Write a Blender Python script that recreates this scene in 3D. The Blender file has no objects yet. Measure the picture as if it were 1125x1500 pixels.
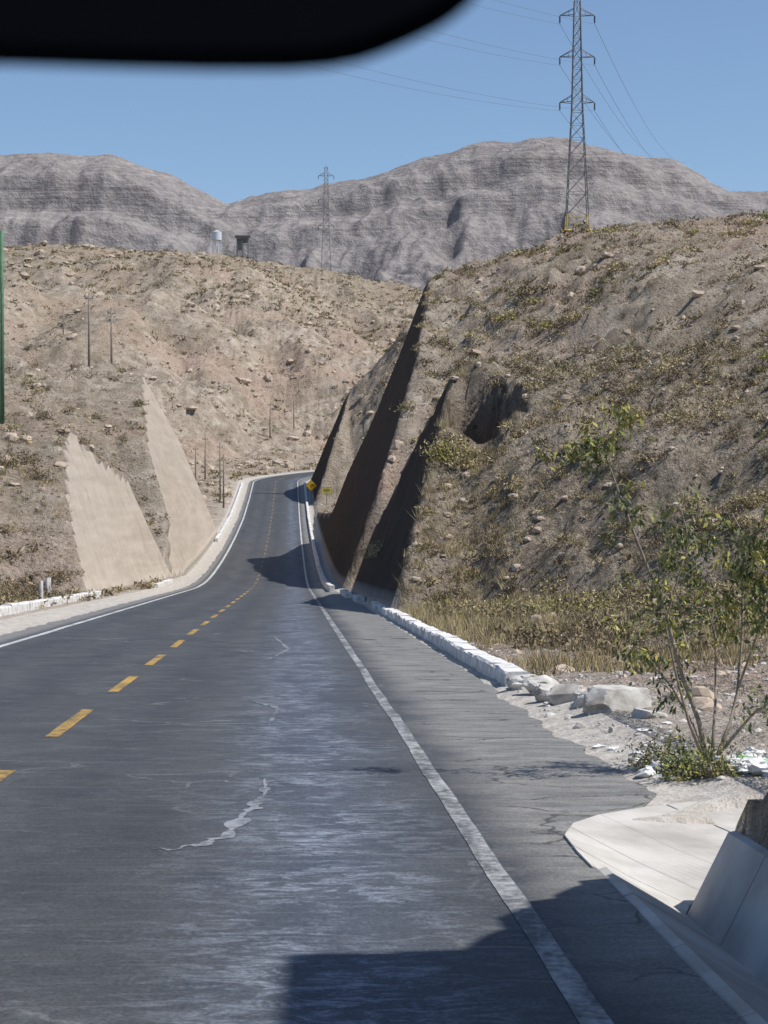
import bpy, math, numpy as np
from mathutils import Vector
rng=np.random.default_rng(7)
scene=bpy.context.scene
scene.view_settings.view_transform='Standard'
scene.view_settings.look='None'
scene.view_settings.exposure=0

# ------------------------------------------------------------------ noise
def _h(ix,iy,seed):
    n=(ix.astype(np.int64)*374761393+iy.astype(np.int64)*668265263+seed*974634777)&0xFFFFFFFF
    n=((n^(n>>13))*1274126177)&0xFFFFFFFF
    n=n^(n>>16)
    return (n&0xFFFF)/32767.5-1.0
def vn(x,y,seed=0):
    x0=np.floor(x);y0=np.floor(y);fx=x-x0;fy=y-y0
    fx=fx*fx*fx*(fx*(fx*6-15)+10);fy=fy*fy*fy*(fy*(fy*6-15)+10)
    a=_h(x0,y0,seed);b=_h(x0+1,y0,seed);c=_h(x0,y0+1,seed);d=_h(x0+1,y0+1,seed)
    return (a*(1-fx)+b*fx)*(1-fy)+(c*(1-fx)+d*fx)*fy
def fbm(x,y,f,o,seed=0,g=.5):
    r=0;a=1;t=0
    for i in range(o):
        c,s=math.cos(i*.7),math.sin(i*.7)
        r=r+a*vn((x*c-y*s)*f+i*13.1,(x*s+y*c)*f+i*7.7,seed+i);t+=a;a*=g;f*=2.03
    return r/t*1.6
def ridged(x,y,f,o,seed=0):
    r=0;a=1;t=0
    for i in range(o):
        r=r+a*(1-np.abs(vn(x*f+i*5.3,y*f+i*9.1,seed+i))*2);t+=a;a*=.5;f*=2.1
    return r/t
def sstep(a,b,x):
    t=np.clip((x-a)/(b-a),0,1);return t*t*(3-2*t)

# ------------------------------------------------------------------ road geometry
R=35.0; YB=335.0
def XC(y): return -2.42-.0457*y
CX=XC(YB)+R
_ty=[-60,131,145,160,180,200,225,262,300,344,365,390,420,500,900]
_tz=[-.4,-4.86,-5.0,-4.85,-4.35,-3.7,-2.7,-.87,1.9,5.7,7.6,9.2,10,10.5,11]
_gy=np.arange(-60,900,1.0);_gz=np.interp(_gy,_ty,_tz)
_k=np.exp(-np.linspace(-2,2,21)**2);_k/=_k.sum()
_gs=np.convolve(np.pad(_gz,10,mode='edge'),_k,'valid')
_gs[:40]=_gz[:40]
def ZR(s): return np.interp(s,_gy,_gs)
def roadc(x,y):
    lat1=x-XC(y); s1=y
    lat2=(YB+R)-y; s2=YB+R*math.pi/2+(x-CX)
    dx=x-CX;dy=y-YB
    lat3=R-np.hypot(dx,dy); s3=YB+R*np.arctan2(dy,-dx)
    lat=np.where(y<=YB,lat1,lat3);s=np.where(y<=YB,s1,s3)
    m=(x>=CX)&((y>YB)|(np.abs(lat2)<np.abs(lat1)))
    return np.where(m,lat2,lat),np.where(m,s2,s)
def road_pt(s,lat,dz=0):
    if s<=YB: return (XC(s)+lat,s,float(ZR(s))+dz)
    th=(s-YB)/R
    if th<math.pi/2:
        r=R-lat
        return (CX-r*math.cos(th),YB+r*math.sin(th),float(ZR(s))+dz)
    return (CX+(s-YB-R*math.pi/2),YB+R-lat,float(ZR(s))+dz)

T2=([60,66,69,74.6,80,85,94,107,109,112],[-1,0,2.5,6,8.3,9.3,6.8,3.6,0,-1])
T1=([120,125,126,127,131,147,165,180,182.5,187,208,216,222],[-1,0,3,7,10.5,16.6,21.5,24.7,20,13.5,7,0,-2])
T0=([278,285,290,298,307,315,325,335,340],[-1,0,6,12,15.7,12,6,0,-1])
T3=([-40,5,7.6,8.0,8.5,9.7,10.5,11.2,11.6,12.0,12.6,13.4,16],[9.4,9.4,9.2,9,6.2,5.2,3.9,3.2,.8,.28,.12,0,-.5])
TA=([94,100,104,108,116,124,135,146,150,152],[-1,0,3,5.4,8.3,10.2,9,7.7,2.5,-1])
TB=([146,150,155,160,165,175,193,205,217,225,227],[-1,0,3,5.3,10.2,13.5,17.4,14,10.3,3.5,-1])
def offR(s): return np.interp(s,[-60,12,15,400],[1.40,1.40,2.0,2.0])
def offL(s): return np.interp(s,[-60,138,158,400],[4,4,2,2])
def spur(T,y,apex,u,kn,kf):
    yy=np.where(y<apex,apex+(y-apex)/(1+kn*u),apex+(y-apex)/(1+kf*u))
    H=np.interp(yy,T[0],T[1]);return ZR(yy)+H,H
def natural(x,y,lat,s):
    zr=ZR(s);r=lat-3.6;l=-lat-3.6
    base=zr+.08+.06*np.clip(r-2,0,4)+.13*np.clip(r-5.5,0,60)
    u=np.clip(r-5,0,40);z2,H2=spur(T2,y+.6*fbm(x,y,.3,3,8),85,u,.10,.02);z2=z2+.13*u*np.clip(H2/9,0,1)
    pit=np.hypot((r-6.1)/1.35,(y-78.6)/4.0)+.28*fbm(x,y,.6,3,77)
    z2=z2-2.9*sstep(1.05,.75,pit)
    u=np.clip(r-10.5,0,60);z1,H1=spur(T1,y+.8*fbm(x,y,.2,3,9),180,u,.03,.12);z1=z1+(.35*np.minimum(u,14))*np.clip(H1/24,0,1)
    u=np.clip(r-7.5,0,60);z0,H0=spur(T0,y,307,u,.04,.05);z0=z0+1.0*np.minimum(u,14)*np.clip(H0/15,0,1)
    z3=np.interp(y,T3[0],T3[1])+ZR(y)
    th=(sstep(6,34,x)*np.interp(y,[150,200,300,360,430],[10,22,39.3,39,20])+.11*np.clip(x-32,0,60)*sstep(180,260,y))
    nr=np.maximum.reduce([base,z2,z1,z0,np.where(y<17,z3,-50),np.where(y>160,th,-50)])
    baseL=zr+.05+.04*np.clip(l-2,0,4)+.10*np.clip(l-6,0,60)
    u=np.clip(l-7.5,0,60);zA,HA=spur(TA,y+.4*fbm(x,y,.2,3,18),124,u,.03,.02)
    u=np.clip(l-8,0,60);zB,HB=spur(TB,y+.5*fbm(x,y,.2,3,19),193,u,.03,.03);zB=zB-.03*u
    nl=np.maximum.reduce([baseL,zA-.02*u,zB])
    n=np.where(lat>0,nr,nl)
    y0=np.interp(x,[-160,-60,-38,-25,-12,30,120],[285,320,362,390,398,400,420])
    zc=np.interp(x,[-250,-112,-92,-62,-32,-17,12,60,250],[74,77.0,78.2,77,74.5,70.5,65,59,59])
    z0b=np.interp(x,[-160,-60,-25,30],[4,6,9.5,10])
    t=(y-y0)/(600-y0)
    tt=np.clip(t,0,1)
    big=z0b+(zc-z0b)*(np.where(tt<.12,tt*1.9,.228+(tt-.12)*.8773))-.08*np.clip(y-600,0,400)
    big=big+(fbm(x,y,.018,4,31)*5.5-np.abs(fbm(x,y,.03,3,37))*9)*sstep(0,.15,t)*(1-.9*sstep(.78,1,t))
    big=np.where(t<0,z0b-.5*(y0-y),big)
    return np.maximum(n,big)
def terrain(x,y,full=False):
    lat,s=roadc(x,y)
    zr=ZR(s);N=natural(x,y,lat,s)
    al=np.abs(lat)-3.6
    rough=sstep(1.5,7,al)
    hill=sstep(.3,3,N-zr)
    dist=np.clip(y/200,.6,2.3)*(1-.6*sstep(540,600,y))*(1-.5*sstep(20,40,x)*sstep(150,180,y))
    nz=fbm(x,y,.06,3,1)*.9*hill*dist+fbm(x,y,.35,4,2,.6)*(.12+.45*hill)+np.maximum(ridged(x,y,.55,2,3)-.45,0)*1.0*hill
    nz=nz+fbm(x,y,1.3,2,4)*.15
    N=N+nz*rough*sstep(12,20,y+50*(lat<0))*(1-.72*(lat<0)*sstep(12,8.5,al)*(y<230))
    off=np.where(lat>0,offR(s),offL(s))
    b=np.where(lat>0,.36,.35)
    e=al-off
    near=(lat>0)&(s<13)
    upper=zr+np.where(near,.2,.06)+e/b+(fbm(x*.5+y,s,.5,3,11)*.08+fbm(x,y,.15,2,12)*.2)*sstep(0,2,e)
    lower=zr-.25-.35*np.clip(e,0,None)
    z=np.clip(N,lower,upper)
    cut=sstep(0,.35,N-upper)*(e>0)
    sh=zr+.02*fbm(x,y,1.2,3,13)+np.clip(al-1.6,0,.4)*.1
    z=np.where(e<0,np.where(al<1.5,np.where((al>1.1)&(s<16.5)&(lat>0),zr-.012,zr-.06),sh),z)
    ch=(lat>0)&(s<14.3)&(al>.35)&(e<.03)
    z=np.where(ch,zr-.6,z)
    z=np.where((lat>0)&(s<14.7)&(s>12.5)&(e>=.03)&(al<4.5),np.minimum(z,zr-.25),z)
    if full:return z,lat,s,al,cut,hill
    return z

# ------------------------------------------------------------------ helpers
def new_mesh(name,V,F,mats=(),smooth=False,midx=None,uv=None,parent=None):
    me=bpy.data.meshes.new(name)
    V=np.asarray(V,dtype=np.float32)
    if isinstance(F,np.ndarray):
        n,k=F.shape
        me.vertices.add(len(V));me.vertices.foreach_set('co',V.ravel())
        me.loops.add(n*k);me.loops.foreach_set('vertex_index',F.astype(np.int32).ravel())
        me.polygons.add(n);me.polygons.foreach_set('loop_start',np.arange(0,n*k,k,dtype=np.int32))
        me.polygons.foreach_set('loop_total',np.full(n,k,dtype=np.int32))
        me.update(calc_edges=True)
    else:
        me.from_pydata([tuple(map(float,v)) for v in V],[],F);me.update()
    for m in mats: me.materials.append(m)
    if midx is not None: me.polygons.foreach_set('material_index',np.asarray(midx,dtype=np.int32))
    me.polygons.foreach_set('use_smooth',np.full(len(me.polygons),smooth))
    if uv is not None:
        l=me.uv_layers.new(name='UVMap');vi=np.zeros(len(me.loops),dtype=np.int32);me.loops.foreach_get('vertex_index',vi)
        l.data.foreach_set('uv',np.asarray(uv,dtype=np.float32)[vi].ravel())
    me.update()
    ob=bpy.data.objects.new(name,me);scene.collection.objects.link(ob)
    if parent:ob.parent=parent
    return ob
def empty(name,loc=(0,0,0)):
    e=bpy.data.objects.new(name,None);e.location=loc;e.empty_display_size=.2;scene.collection.objects.link(e);return e
class B:
    def __init__(s): s.V=[];s.F=[];s.M=[]
    def add(s,V,F,m=0):
        o=len(s.V);s.V+= [tuple(v) for v in V];s.F+=[tuple(i+o for i in f) for f in F];s.M+=[m]*len(F)
    def box(s,c,d,m=0):
        x,y,z=c;a,b,h=[q/2 for q in d]
        V=[(x+i*a,y+j*b,z+k*h) for k in(-1,1) for j in(-1,1) for i in(-1,1)]
        s.add(V,[(0,2,3,1),(4,5,7,6),(0,1,5,4),(2,6,7,3),(0,4,6,2),(1,3,7,5)],m)
    def tube(s,pts,r0,r1,n=6,m=0,cap=True):
        pts=[Vector(p) for p in pts];k=len(pts);V=[];F=[]
        for i,p in enumerate(pts):
            d=(pts[min(i+1,k-1)]-pts[max(i-1,0)]).normalized()
            a=d.cross(Vector((0,0,1)) if abs(d.z)<.9 else Vector((1,0,0))).normalized();b=d.cross(a)
            r=r0+(r1-r0)*i/(k-1)
            for j in range(n):
                t=2*math.pi*j/n;V.append(tuple(p+a*math.cos(t)*r+b*math.sin(t)*r))
        for i in range(k-1):
            for j in range(n):
                F.append((i*n+j,i*n+(j+1)%n,(i+1)*n+(j+1)%n,(i+1)*n+j))
        if cap:F.append(tuple(range(n-1,-1,-1)));F.append(tuple((k-1)*n+j for j in range(n)))
        s.add(V,F,m)
    def obj(s,name,mats,smooth=False,parent=None): return new_mesh(name,s.V,s.F,mats,smooth,s.M,parent=parent)

def mat(name,rough=.9,spec=.2):
    m=bpy.data.materials.new(name);m.use_nodes=True;nt=m.node_tree
    b=nt.nodes['Principled BSDF'];b.inputs['Roughness'].default_value=rough
    b.inputs['Specular IOR Level'].default_value=spec
    return m,nt,b
class NT:
    def __init__(s,nt): s.nt=nt
    def n(s,t,**k):
        x=s.nt.nodes.new(t)
        for a,v in k.items(): setattr(x,a,v)
        return x
    def link(s,a,b): s.nt.links.new(a,b)
    def noise(s,vec,scale,detail=4,rough=.55,dist=0):
        x=s.n('ShaderNodeTexNoise');x.inputs['Scale'].default_value=scale;x.inputs['Detail'].default_value=detail
        x.inputs['Roughness'].default_value=rough;x.inputs['Distortion'].default_value=dist
        if vec is not None:s.link(vec,x.inputs['Vector'])
        return x.outputs['Fac']
    def ramp(s,fac,pts):
        x=s.n('ShaderNodeValToRGB');e=x.color_ramp.elements
        while len(e)<len(pts): e.new(.5)
        for i,(p,c) in enumerate(pts):
            e[i].position=p;e[i].color=(c if len(c)==4 else (*c,1)) if hasattr(c,'__len__') else (c,c,c,1)
        s.link(fac,x.inputs['Fac']);return x.outputs['Color']
    def mix(s,fac,a,b,mode='MIX'):
        x=s.n('ShaderNodeMix',data_type='RGBA',blend_type=mode)
        for i,v in ((0,fac),(6,a),(7,b)):
            if isinstance(v,bpy.types.NodeSocket): s.link(v,x.inputs[i])
            else: x.inputs[i].default_value=v if i==0 else (*v,1)
        return x.outputs[2]
    def math(s,op,a,b=0.0,c=None,clamp=False):
        x=s.n('ShaderNodeMath',operation=op,use_clamp=clamp)
        for i,v in enumerate((a,b) if c is None else (a,b,c)):
            if isinstance(v,bpy.types.NodeSocket): s.link(v,x.inputs[i])
            else:x.inputs[i].default_value=v
        return x.outputs[0]
    def mapv(s,vec,sc,rot=(0,0,0)):
        x=s.n('ShaderNodeMapping');x.inputs['Scale'].default_value=sc;x.inputs['Rotation'].default_value=rot;s.link(vec,x.inputs['Vector']);return x.outputs[0]
    def obj(s): return s.n('ShaderNodeTexCoord').outputs['Object']
    def bump(s,b,h,st,dist):
        x=s.n('ShaderNodeBump');x.inputs['Strength'].default_value=st;x.inputs['Distance'].default_value=dist
        s.link(h,x.inputs['Height']);s.link(x.outputs[0],b.inputs['Normal'])
def simple(name,c1,c2=None,scale=3,rough=.85,spec=.2,bump=0,metal=0):
    m,nt,b=mat(name,rough,spec);g=NT(nt);c2=c2 or tuple(v*.75 for v in c1)
    f=g.noise(g.obj(),scale,6,.6)
    g.link(g.ramp(f,[(.35,c2),(.65,c1)]),b.inputs['Base Color']);b.inputs['Metallic'].default_value=metal
    if bump:g.bump(b,f,.6,bump)
    return m

# ------------------------------------------------------------------ materials
def terrain_mat():
    m,nt,b=mat('desert_ground',1.0,.05);g=NT(nt);o=g.obj()
    at=g.n('ShaderNodeAttribute',attribute_name='mask');sp=g.n('ShaderNodeSeparateColor');g.link(at.outputs['Color'],sp.inputs[0])
    cut,brown,grav=sp.outputs[0],sp.outputs[1],sp.outputs[2]
    at2=g.n('ShaderNodeAttribute',attribute_name='shade_mask');sp2_=g.n('ShaderNodeSeparateColor');g.link(at2.outputs['Color'],sp2_.inputs[0])
    right_shade=sp2_.outputs[0]
    n1=g.noise(o,.05,4,.6);n2=g.noise(o,.5,7,.65);n3=g.noise(o,3.5,5,.7);n4=g.noise(o,12,3,.7);n5=g.noise(o,.14,5,.6)
    base=g.ramp(n2,[(.3,(.275,.22,.17)),(.48,(.44,.365,.29)),(.62,(.565,.485,.395)),(.75,(.71,.63,.53))])
    pink=g.ramp(n3,[(.35,(.30,.205,.155)),(.6,(.58,.435,.345))])
    base=g.mix(g.ramp(n1,[(.48,0.0),(.60,.65)]),base,pink)
    base=g.mix(g.ramp(n5,[(.51,0.0),(.63,.55)]),base,(.26,.215,.15))
    br=g.ramp(n3,[(.32,(.13,.105,.072)),(.5,(.285,.235,.17)),(.68,(.54,.46,.365))])
    f=g.math('MULTIPLY',brown,g.ramp(n2,[(.33,1.0),(.66,.4)]))
    base=g.mix(f,base,br)
    vo=g.n('ShaderNodeTexVoronoi');vo.inputs['Scale'].default_value=2.2;g.link(o,vo.inputs['Vector'])
    sp1=g.ramp(g.math('ADD',vo.outputs['Distance'],g.math('MULTIPLY',n3,.45)),[(.38,.85),(.47,0.0)])
    base=g.mix(g.math('MULTIPLY',sp1,.85),base,(.11,.09,.058))
    vo2=g.n('ShaderNodeTexVoronoi');vo2.inputs['Scale'].default_value=.75;g.link(o,vo2.inputs['Vector'])
    sp2=g.ramp(g.math('ADD',vo2.outputs['Distance'],g.math('MULTIPLY',n2,.5)),[(.36,.85),(.47,0.0)])
    base=g.mix(g.math('MULTIPLY',sp2,.8),base,(.15,.12,.075))
    base=g.mix(1.0,base,g.ramp(n4,[(.3,.70),(.7,1.18)]),'MULTIPLY')
    st=g.noise(g.mapv(o,(1.2,1.2,.25)),1.6,5,.65);ly=g.noise(g.mapv(o,(.05,.05,1.0)),1.3,3,.6)
    cc=g.ramp(st,[(.3,(.37,.315,.26)),(.7,(.51,.445,.375))])
    cc=g.mix(.4,cc,g.ramp(ly,[(.35,(.32,.27,.22)),(.65,(.50,.435,.365))]))
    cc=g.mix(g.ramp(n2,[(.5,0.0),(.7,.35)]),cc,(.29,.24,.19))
    cc_shade=g.ramp(st,[(.3,(.042,.032,.026)),(.7,(.10,.076,.06))])
    cc=g.mix(right_shade,cc,cc_shade)  # right-hand cut faces darkened in colour to deepen their shade
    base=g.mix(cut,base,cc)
    gc=g.ramp(n3,[(.3,(.31,.28,.25)),(.5,(.44,.405,.36)),(.7,(.56,.52,.47))])
    base=g.mix(grav,base,gc)
    g.link(base,b.inputs['Base Color'])
    h=g.math('ADD',g.math('MULTIPLY',n2,.5),g.math('ADD',g.math('MULTIPLY',n3,.38),g.math('MULTIPLY',n4,.09)))
    h=g.math('MULTIPLY',h,g.math('SUBTRACT',1.0,g.math('MULTIPLY',g.math('MAXIMUM',cut,grav),.85)))
    g.bump(b,h,1.0,1.25)
    return m
def mountain_mat():
    m,nt,b=mat('hazed_mountain_rock',1,.02);g=NT(nt);o=g.obj()
    sx=g.n('ShaderNodeSeparateXYZ');g.link(o,sx.inputs[0]);z=sx.outputs[2]
    n=g.noise(g.mapv(o,(.0016,.0016,.032)),1.3,8,.62,.35);n2=g.noise(o,.013,9,.72);n3=g.noise(o,.07,4,.75);n0=g.noise(o,.0022,4,.6)
    c=g.ramp(n2,[(.36,(.205,.19,.195)),(.5,(.275,.255,.253)),(.64,(.385,.355,.34))])  # distance haze tinted into the rock colour as grey
    strat=g.ramp(n,[(.34,(.20,.185,.185)),(.44,(.34,.31,.295)),(.48,(.22,.20,.20)),(.53,(.37,.34,.32)),(.58,(.245,.225,.22)),(.68,(.40,.365,.34))])
    up=g.math('MULTIPLY',g.math('SUBTRACT',z,330.0),.004,clamp=True)
    c=g.mix(g.math('ADD',.25,g.math('MULTIPLY',up,.45)),c,strat)
    c=g.mix(g.ramp(n0,[(.4,0.0),(.65,.4)]),c,(.31,.27,.25))
    c=g.mix(1.0,c,g.ramp(n3,[(.35,.76),(.65,1.16)]),'MULTIPLY')
    g.link(c,b.inputs['Base Color'])
    g.bump(b,g.math('ADD',g.math('ADD',n2,g.math('MULTIPLY',g.math('MULTIPLY',n,up),.8)),g.math('MULTIPLY',n3,.35)),.85,20)
    return m
def asphalt_mat():
    m,nt,b=mat('asphalt',.65,.3);g=NT(nt);o=g.obj()
    uv=g.n('ShaderNodeUVMap',uv_map='UVMap').outputs[0];sx=g.n('ShaderNodeSeparateXYZ');g.link(uv,sx.inputs[0]);lat,s=sx.outputs[0],sx.outputs[1]
    fine=g.noise(o,45,3,.7);med=g.noise(uv,1.1,6,.6);big=g.noise(g.mapv(uv,(.8,.12,1)),1,5,.6)
    c=g.ramp(big,[(.3,(.036,.038,.041)),(.7,(.074,.076,.079))])
    c=g.mix(.4,c,g.ramp(med,[(.3,(.031,.033,.035)),(.7,(.10,.102,.104))]))
    def band(c0,w):
        return g.math('POWER',2.718,g.math('MULTIPLY',g.math('POWER',g.math('DIVIDE',g.math('SUBTRACT',lat,c0),w),2),-1))
    wob=g.math('MULTIPLY',g.math('SUBTRACT',g.noise(g.mapv(uv,(.3,.25,1)),1,3),.5),.7)
    st=g.noise(g.mapv(uv,(3.6,7,1)),1,8,.8,.9);st2=g.noise(g.mapv(uv,(1.2,3.0,1)),1,7,.7,.4);st3=g.noise(g.mapv(uv,(1.0,22,1)),1,4,.6,.3)
    stm=g.ramp(st,[(.48,0.0),(.60,1.0)])
    latw=g.math('ADD',lat,wob)
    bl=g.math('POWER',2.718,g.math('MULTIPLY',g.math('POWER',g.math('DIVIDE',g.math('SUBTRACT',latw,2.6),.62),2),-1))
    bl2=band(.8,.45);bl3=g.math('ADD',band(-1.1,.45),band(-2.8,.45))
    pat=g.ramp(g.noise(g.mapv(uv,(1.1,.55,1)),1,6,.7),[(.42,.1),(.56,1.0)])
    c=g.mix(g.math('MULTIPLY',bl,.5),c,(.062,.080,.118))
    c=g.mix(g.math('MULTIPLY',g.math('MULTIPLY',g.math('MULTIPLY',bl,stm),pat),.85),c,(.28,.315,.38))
    c=g.mix(g.math('MULTIPLY',g.math('ADD',bl2,bl3),.4),c,(.032,.035,.042))
    c=g.mix(g.math('MULTIPLY',g.math('MULTIPLY',stm,pat),.2),c,(.19,.20,.21))
    c=g.mix(g.math('MULTIPLY',g.ramp(st3,[(.57,0.0),(.66,1.0)]),.25),c,(.17,.175,.185))
    shf=g.math('MULTIPLY',g.math('SUBTRACT',g.math('ADD',latw,g.math('MULTIPLY',med,.4)),3.9),2.2,clamp=True)
    shc=g.ramp(st2,[(.33,(.12,.116,.108)),(.5,(.21,.203,.19)),(.7,(.31,.297,.278))])
    c=g.mix(g.math('MULTIPLY',shf,.85),c,shc)
    shl=g.math('MULTIPLY',g.math('SUBTRACT',-3.75,lat),3,clamp=True)
    c=g.mix(g.math('MULTIPLY',shl,.8),c,shc)
    dv=g.n('ShaderNodeVectorMath',operation='ADD');nn=g.n('ShaderNodeTexNoise');nn.inputs['Scale'].default_value=1.3;nn.inputs['Detail'].default_value=5;g.link(uv,nn.inputs['Vector'])
    g.link(g.mapv(uv,(.45,.95,1)),dv.inputs[0]);g.link(g.mapv(nn.outputs['Color'],(.8,.8,0)),dv.inputs[1])
    vo=g.n('ShaderNodeTexVoronoi',feature='DISTANCE_TO_EDGE');vo.inputs['Scale'].default_value=.8;g.link(dv.outputs[0],vo.inputs['Vector'])
    cr=g.ramp(vo.outputs['Distance'],[(.003,1.0),(.014,0.0)])
    crm=g.ramp(g.noise(uv,.35,3),[(.48,0.0),(.58,1.0)])
    c=g.mix(g.math('MULTIPLY',g.math('MULTIPLY',cr,crm),.5),c,(.20,.20,.20))
    c=g.mix(g.math('MULTIPLY',g.math('MULTIPLY',cr,shf),.85),c,(.04,.037,.033))
    c=g.mix(1.0,c,g.ramp(fine,[(.3,.6),(.7,1.44)]),'MULTIPLY')
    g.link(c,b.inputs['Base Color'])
    g.link(g.ramp(med,[(.3,.6),(.7,.82)]),b.inputs['Roughness'])
    g.bump(b,g.math('ADD',fine,g.math('MULTIPLY',st,.8)),.45,.012)
    return m
def paint_mat(name,col,under,lo,hi):
    m,nt,b=mat(name,.7,.3);g=NT(nt);o=g.obj()
    n=g.noise(o,11,6,.75);n2=g.noise(g.mapv(o,(1,.25,1)),3,5,.7)
    f=g.ramp(g.math('ADD',g.math('MULTIPLY',n,.5),g.math('MULTIPLY',n2,.5)),[(lo,0.0),(hi,1.0)])
    g.link(g.mix(f,under,col),b.inputs['Base Color']);return m
def leafmat(name,c1,c2):
    m,nt,b=mat(name,.8,.1);g=NT(nt)
    r=g.n('ShaderNodeNewGeometry').outputs['Random Per Island']
    g.link(g.ramp(r,[(0,c1),(1,c2)]),b.inputs['Base Color']);return m

MT=terrain_mat();MM=mountain_mat();MA=asphalt_mat()
M_white=paint_mat('worn_white_paint',(.38,.385,.38),(.095,.097,.10),.45,.60)
M_whitef=paint_mat('white_paint',(.52,.52,.51),(.20,.20,.20),.38,.54)
M_yel=paint_mat('yellow_road_paint',(.44,.27,.065),(.12,.095,.055),.41,.55)
M_yelf=paint_mat('faded_yellow_paint',(.30,.21,.075),(.09,.08,.065),.42,.60)
M_conc=simple('concrete',(.54,.515,.475),(.37,.345,.31),1.6,.9,.15,.012)
M_kerb=simple('whitewashed_concrete',(.80,.79,.77),(.46,.44,.41),3.5,.9,.15,.03)
M_rock=simple('tan_rock',(.55,.45,.36),(.31,.25,.195),2.0,1,.05,.05)
M_rockw=simple('whitewashed_rock',(.62,.60,.56),(.29,.27,.24),4.0,.95,.1,.03)
M_green=leafmat('scrub_olive',(.115,.115,.055),(.22,.205,.10))
M_straw=leafmat('scrub_straw',(.32,.26,.14),(.52,.43,.25))
M_brown=leafmat('scrub_brown',(.11,.085,.055),(.26,.205,.135))
M_yg=leafmat('leaf_yellow_green',(.20,.21,.06),(.42,.39,.11))
M_leaf=leafmat('leaf_grey_green',(.08,.105,.045),(.18,.21,.10))
M_bark=simple('pale_bark',(.36,.31,.25),(.22,.175,.14),20,.9)
M_steel=simple('galvanised_steel',(.20,.21,.22),(.13,.135,.14),5,.6,.4,metal=.3)
M_ytower=simple('yellow_steel_paint',(.60,.43,.08),(.46,.33,.06),5,.6)
M_pole=simple('weathered_pole',(.30,.26,.22),(.19,.16,.135),4,.9)
M_gpole=simple('green_painted_steel',(.10,.22,.12),(.07,.16,.09),4,.6)
M_black=simple('black_vinyl',(.006,.007,.011),(.004,.005,.008),300,.9,.05)
M_signy=simple('sign_yellow',(.75,.42,.02),(.65,.36,.02),6,.5)
M_signl=simple('sign_pale_yellow',(.72,.62,.15),(.6,.5,.12),6,.5)
M_signb=simple('sign_black',(.02,.02,.02),(.015,.015,.015),6,.5)
M_bag=simple('white_plastic',(.80,.80,.78),(.6,.6,.6),12,.45,.4)
M_bagg=simple('green_plastic',(.34,.60,.20),(.2,.4,.1),12,.45,.4)
M_bagr=simple('red_plastic',(.45,.06,.04),(.3,.04,.03),12,.45,.4)
M_bagb=simple('blue_plastic',(.10,.25,.45),(.08,.18,.32),12,.45,.4)

# ------------------------------------------------------------------ terrain sheet
cols=np.concatenate([np.arange(-260,-70,3.2),np.arange(-70,-26,.9),np.arange(-26,-10,.26),np.arange(-10,12,.26),np.arange(12,26,.32),np.arange(26,70,.9),np.arange(70,260,3.2)])
rows=np.concatenate([np.arange(-25,30,.3),np.arange(30,232,.45),np.arange(232,420,.9),np.arange(420,640,1.3),np.arange(640,900,5)])
CC,RR=np.meshgrid(cols,rows);X=CC+XC(np.minimum(RR,YB));Y=RR
Z,LAT,S,AL,CUT,HILL=terrain(X,Y,True)
nr_,nc=X.shape
V=np.stack([X,Y,Z],-1).reshape(-1,3)
i=np.arange((nr_-1)*nc).reshape(nr_-1,nc)[:,:-1].ravel()
F=np.stack([i,i+1,i+nc+1,i+nc],-1)
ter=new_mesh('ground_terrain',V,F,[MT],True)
brown=np.clip(sstep(24,50,Y)*sstep(106,92,Y)*(LAT>0)*sstep(3,6,AL)*.9+(.15+.5*fbm(X,Y,.03,3,55))*(Y>112)+.35*(Y<150)*(LAT<0)+.6*sstep(520,580,Y),0,1)
grav=np.clip(sstep(2.6,1.9,AL)+ .6*sstep(6,2,AL)*(LAT<0)*(1-CUT)+.45*sstep(5,2.5,AL)*(Y<34),0,1)*(1-CUT)
brown=np.where((Y<14.0)&(LAT>0)&(AL>1.45),1,brown);grav=np.where((Y<14.0)&(LAT>0)&(AL>1.45),0,grav);CUTM=np.where((Y<15)&(LAT>0),0,CUT)
pit_shade=np.clip(1.15-np.hypot((AL-6.1)/1.5,(Y-78.8)/4.3),0,.25)*4*(LAT>0)*.65  # shade inside the hollow, painted with the dark cut-face colour
CUTM=np.maximum(CUTM,pit_shade)
col=np.stack([CUTM,brown*(1-CUTM),grav,np.ones_like(CUT)],-1).reshape(-1).astype(np.float32)
a=ter.data.color_attributes.new('mask','FLOAT_COLOR','POINT');a.data.foreach_set('color',col)
shade_r=(LAT>0)*1.0  # right of the road: shade put into the cut-face colour
a=ter.data.color_attributes.new('shade_mask','FLOAT_COLOR','POINT');a.data.foreach_set('color',np.stack([shade_r,shade_r,shade_r,np.ones_like(shade_r)],-1).reshape(-1).astype(np.float32))
V=[(-14000,-3000,-18),(14000,-3000,-18),(14000,16000,-18),(-14000,16000,-18)]
g0=new_mesh('ground_plain',V,[(0,1,2,3)],[MT])

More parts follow.
